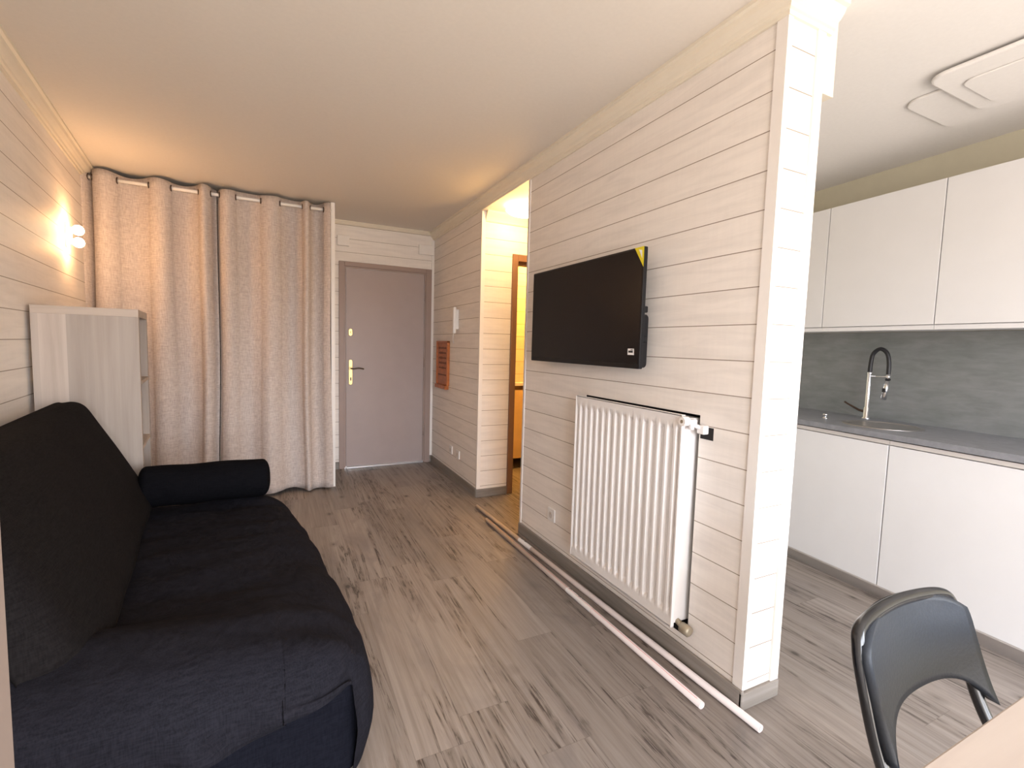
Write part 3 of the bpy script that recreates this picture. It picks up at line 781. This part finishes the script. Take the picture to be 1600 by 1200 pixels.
# worktop with round cut-out for the sink
wt = kthing('worktop', 'grey stone effect kitchen worktop with a round sink cut into it', 'worktop')
scx, scy, sr = .27, .712, .165
b = MB(); n = 64; d0, d1, s0, s1 = -.012, .588, -.70, 1.76
cir = [(scx+sr*math.cos(2*PI*k/n), scy+sr*math.sin(2*PI*k/n)) for k in range(n)]
def ray_rect(k):
    a = 2*PI*k/n; c, s = math.cos(a), math.sin(a); ts = []
    if c > 1e-9: ts.append((d1-scx)/c)
    if c < -1e-9: ts.append((d0-scx)/c)
    if s > 1e-9: ts.append((s1-scy)/s)
    if s < -1e-9: ts.append((s0-scy)/s)
    t_ = min(ts); return (scx+c*t_, scy+s*t_)
out = [ray_rect(k) for k in range(n)]
for corner in ((d0, s0), (d0, s1), (d1, s0), (d1, s1)):
    k = min(range(n), key=lambda q: (out[q][0]-corner[0])**2+(out[q][1]-corner[1])**2); out[k] = corner
rings = [[b.bm.verts.new((x, y, z)) for x, y in L] for L, z in ((cir, .87), (cir, .90), (out, .90), (out, .87))]
for A, B in ((0, 1), (1, 2), (2, 3), (3, 0)):
    for k in range(n): b.bm.faces.new((rings[A][k], rings[A][(k+1) % n], rings[B][(k+1) % n], rings[B][k]))
b.done('slab', M_worktop, wt)
sk = kthing('sink', 'round stainless steel sink basin set in the grey worktop', 'sink', scx, scy, .9)
MB().lathe([(.190, -.0), (.190, .003), (.166, .0045), (.161, .001), (.158, -.02), (.152, -.12), (.135, -.15), (.05, -.158), (.03, -.16), (.001, -.16)], seg=56).done('basin', M_steel, sk)
MB().lathe([(.03, -.158), (.032, -.154), (.02, -.153), (.001, -.156)], seg=24).done('drain', M_chrome, sk)
o = kthing('pop_up_knob', 'small chrome pop up waste knob on the worktop left of the sink', 'knob', .20, 1.00, .9)
MB().lathe([(.018, 0), (.018, .004), (.008, .006), (.008, .016), (.014, .02), (.014, .028), (.001, .032)], seg=20).done('knob', M_chrome, o)
# faucet
fx, fy = 3.352, 1.70
fc = thing('kitchen_faucet', 'chrome kitchen tap with a black bent hose over the round sink', 'faucet', (fx, fy, .9), -AK)
MB().lathe([(.024, 0), (.024, .006), (.017, .012), (.017, .07), (.0125, .076), (.0125, .285), (.0145, .29), (.0145, .298)], seg=24).done('column', M_chrome, fc)
hose = spline([(0, 0, .29), (0, -.002, .36), (-.002, -.014, .415), (-.003, -.052, .445), (-.004, -.092, .42), (-.005, -.108, .36), (-.005, -.110, .285)], 8)
MB().tube(hose, .0115, 14).done('hose', M_rubber, fc)
sh = MB().tube([(-.005, -.110, .29), (-.005, -.110, .262)], .013, 16).tube([(-.005, -.110, .256), (-.008, -.096, .135)], [.013, .016], 16).done('spray_head', M_chrome, fc)
MB().tube([(-.005, -.110, .263), (-.005, -.110, .255)], .0142, 16).done('grip_ring', M_rubber, sh); MB().box(-.026, -.016, -.112, -.094, .180, .205, bev=.003).done('spray_button', M_rubber, sh)
MB().tube([(0, 0, .272), (-.005, -.110, .276)], .0035, 8).done('holder_arm', M_chrome, fc)
MB().tube([(0, .0, .045), (.0, .045, .05), (-.005, .12, .085), (-.01, .135, .095)], [.010, .007, .0055, .006], 10).done('lever', M_bronze, fc)
# splashback
sb = kthing('splashback', 'dark grey stone effect splashback panel between worktop and wall units', 'splashback')
MB().box(.588, .5995, -.70, 1.75, .90, 1.452).done('panel', M_splash, sb)
g = 'white wall units of the kitchen'
def wall_unit(s0, s1, label):
    o = kthing('wall_cabinet', label, 'cabinet', .245, s0, 0, g); w = s1-s0
    MB().box(.021, .350, 0, w, 1.455, 2.222).done('body', M_cab, o)
    MB().box(0, .019, .0015, w-.0015, 1.475, 2.222, bev=.0015).done('door', M_cab, o)
    MB().box(.006, .021, 0, w, 1.448, 1.471).done('grip_edge', M_cab, o)
wall_unit(-.71, -.112, 'white handleless wall cabinet, far right past the edge of the photo')
wall_unit(-.110, .494, 'white handleless wall cabinet, rightmost large door, right of the tap')
wall_unit(.496, 1.102, 'white handleless wall cabinet, wide door above the tap')
wall_unit(1.104, 1.70, 'white handleless wall cabinet, narrow strip showing beside the partition end')
# kitchen ceiling rosette light
cl = thing('ceiling_rosette', 'pale moulded square ceiling light fixture above the kitchen floor', 'ceiling light', (2.86, 1.0, ZC), 0)
MB().rprism(rrect(-.24, .24, -.30, .30, .08), lambda u, v, d: (u, v, d), -.012, 0).done('base_plate', M_ceilk, cl, bev=.005)
MB().rprism(rrect(-.42, .10, -.42, .13, .07), lambda u, v, d: (u, v, d), -.030, -.012).done('upper_plate', M_ceilk, cl, bev=.012)
MB().rprism(rrect(-.30, .02, -.30, .06, .05), lambda u, v, d: (u, v, d), -.038, -.030).done('centre_plate', M_ceilk, cl, bev=.006)

# ------------------------------------------------------------------ folding chair and table
ch = thing('folding_chair', 'black metal folding chair with padded back behind the beech table', 'chair', (1.19, .30, 0))
# local origin (1.19,.30): sitter faces -y
def cp(x, y, z): return (x, y, z)
tr = .0125
fl = [(-.215, -.20, .012), (-.207, -.05, .25), (-.198, .07, .44), (-.193, .13, .55), (-.193, .165, .66)]
topc = [(-.186, .186, .735), (-.150, .200, .768), (0, .212, .777), (.150, .200, .768), (.186, .186, .735)]
fr_ = [(-x, y, z) for x, y, z in fl[::-1]]
MB().tube(spline(fl+topc+fr_, 8), tr, 14).done('main_frame', M_blackmetal, ch)
def panelz(u):    # lower edge of the backrest: arched
    return .556+.062*(1-abs(u)**4)
def backf(i, j, off):
    u = -1+2*i; zt = .778-.034*abs(u)**6; zb_ = panelz(u)
    z = zb_+(zt-zb_)*j
    x = u*.200*(1-.12*max(0, (z-.71)/.06)**2)
    base = .135+.075*((z-.56)/.21)**.8 if z > .56 else .135
    y = base+.034*(1-u*u)-.026
    return (x, y+off, z)
b = MB()
F = b.grid(30, 14, lambda i, j: backf(i, j, -.013)); G = b.grid(30, 14, lambda i, j: backf(i, j, .010))
for i in range(29):
    b.bm.faces.new((F[i][0], F[i+1][0], G[i+1][0], G[i][0])); b.bm.faces.new((F[i][-1], F[i+1][-1], G[i+1][-1], G[i][-1]))
for j in range(13):
    b.bm.faces.new((F[0][j], F[0][j+1], G[0][j+1], G[0][j])); b.bm.faces.new((F[-1][j], F[-1][j+1], G[-1][j+1], G[-1][j]))
b.done('backrest', M_vinyl, ch, smooth=True)
b = MB(); b.rprism(rrect(-.18, .18, -.24, .10, .06), lambda u, v, d: (u, v, d), .435, .465); b.done('seat', M_vinyl, ch, bev=.01)
for sg in (-1, 1):
    MB().tube([(sg*.17, -.19, .425), (sg*.175, .05, .21), (sg*.18, .24, .012)], .011, 12).done('rear_leg', M_blackmetal, ch)
MB().tube([(-.175, .10, .155), (.175, .10, .155)], .008, 10).done('stretcher', M_blackmetal, ch)
tb = thing('dining_table', 'beech topped table cut off at the bottom right corner', 'table', (1.35, -.08, 0))
MB().box(-.58, .58, -.375, .373, .715, .74, bev=.003).done('tabletop', M_table, tb)
MB().box(-.54, .54, -.33, .33, .66, .715).done('apron', M_trim, tb)
for x in (-.52, .52):
    for y in (-.31, .31): MB().box(x-.022, x+.022, y-.022, y+.022, 0, .66, bev=.002).done('leg', M_trim, tb)

# ------------------------------------------------------------------ post at the left edge of the photo
struct(box(-.345, -.2365, .50, .60, 0, ZC-.001, bev=.003), 'trim_6', M_leaf)
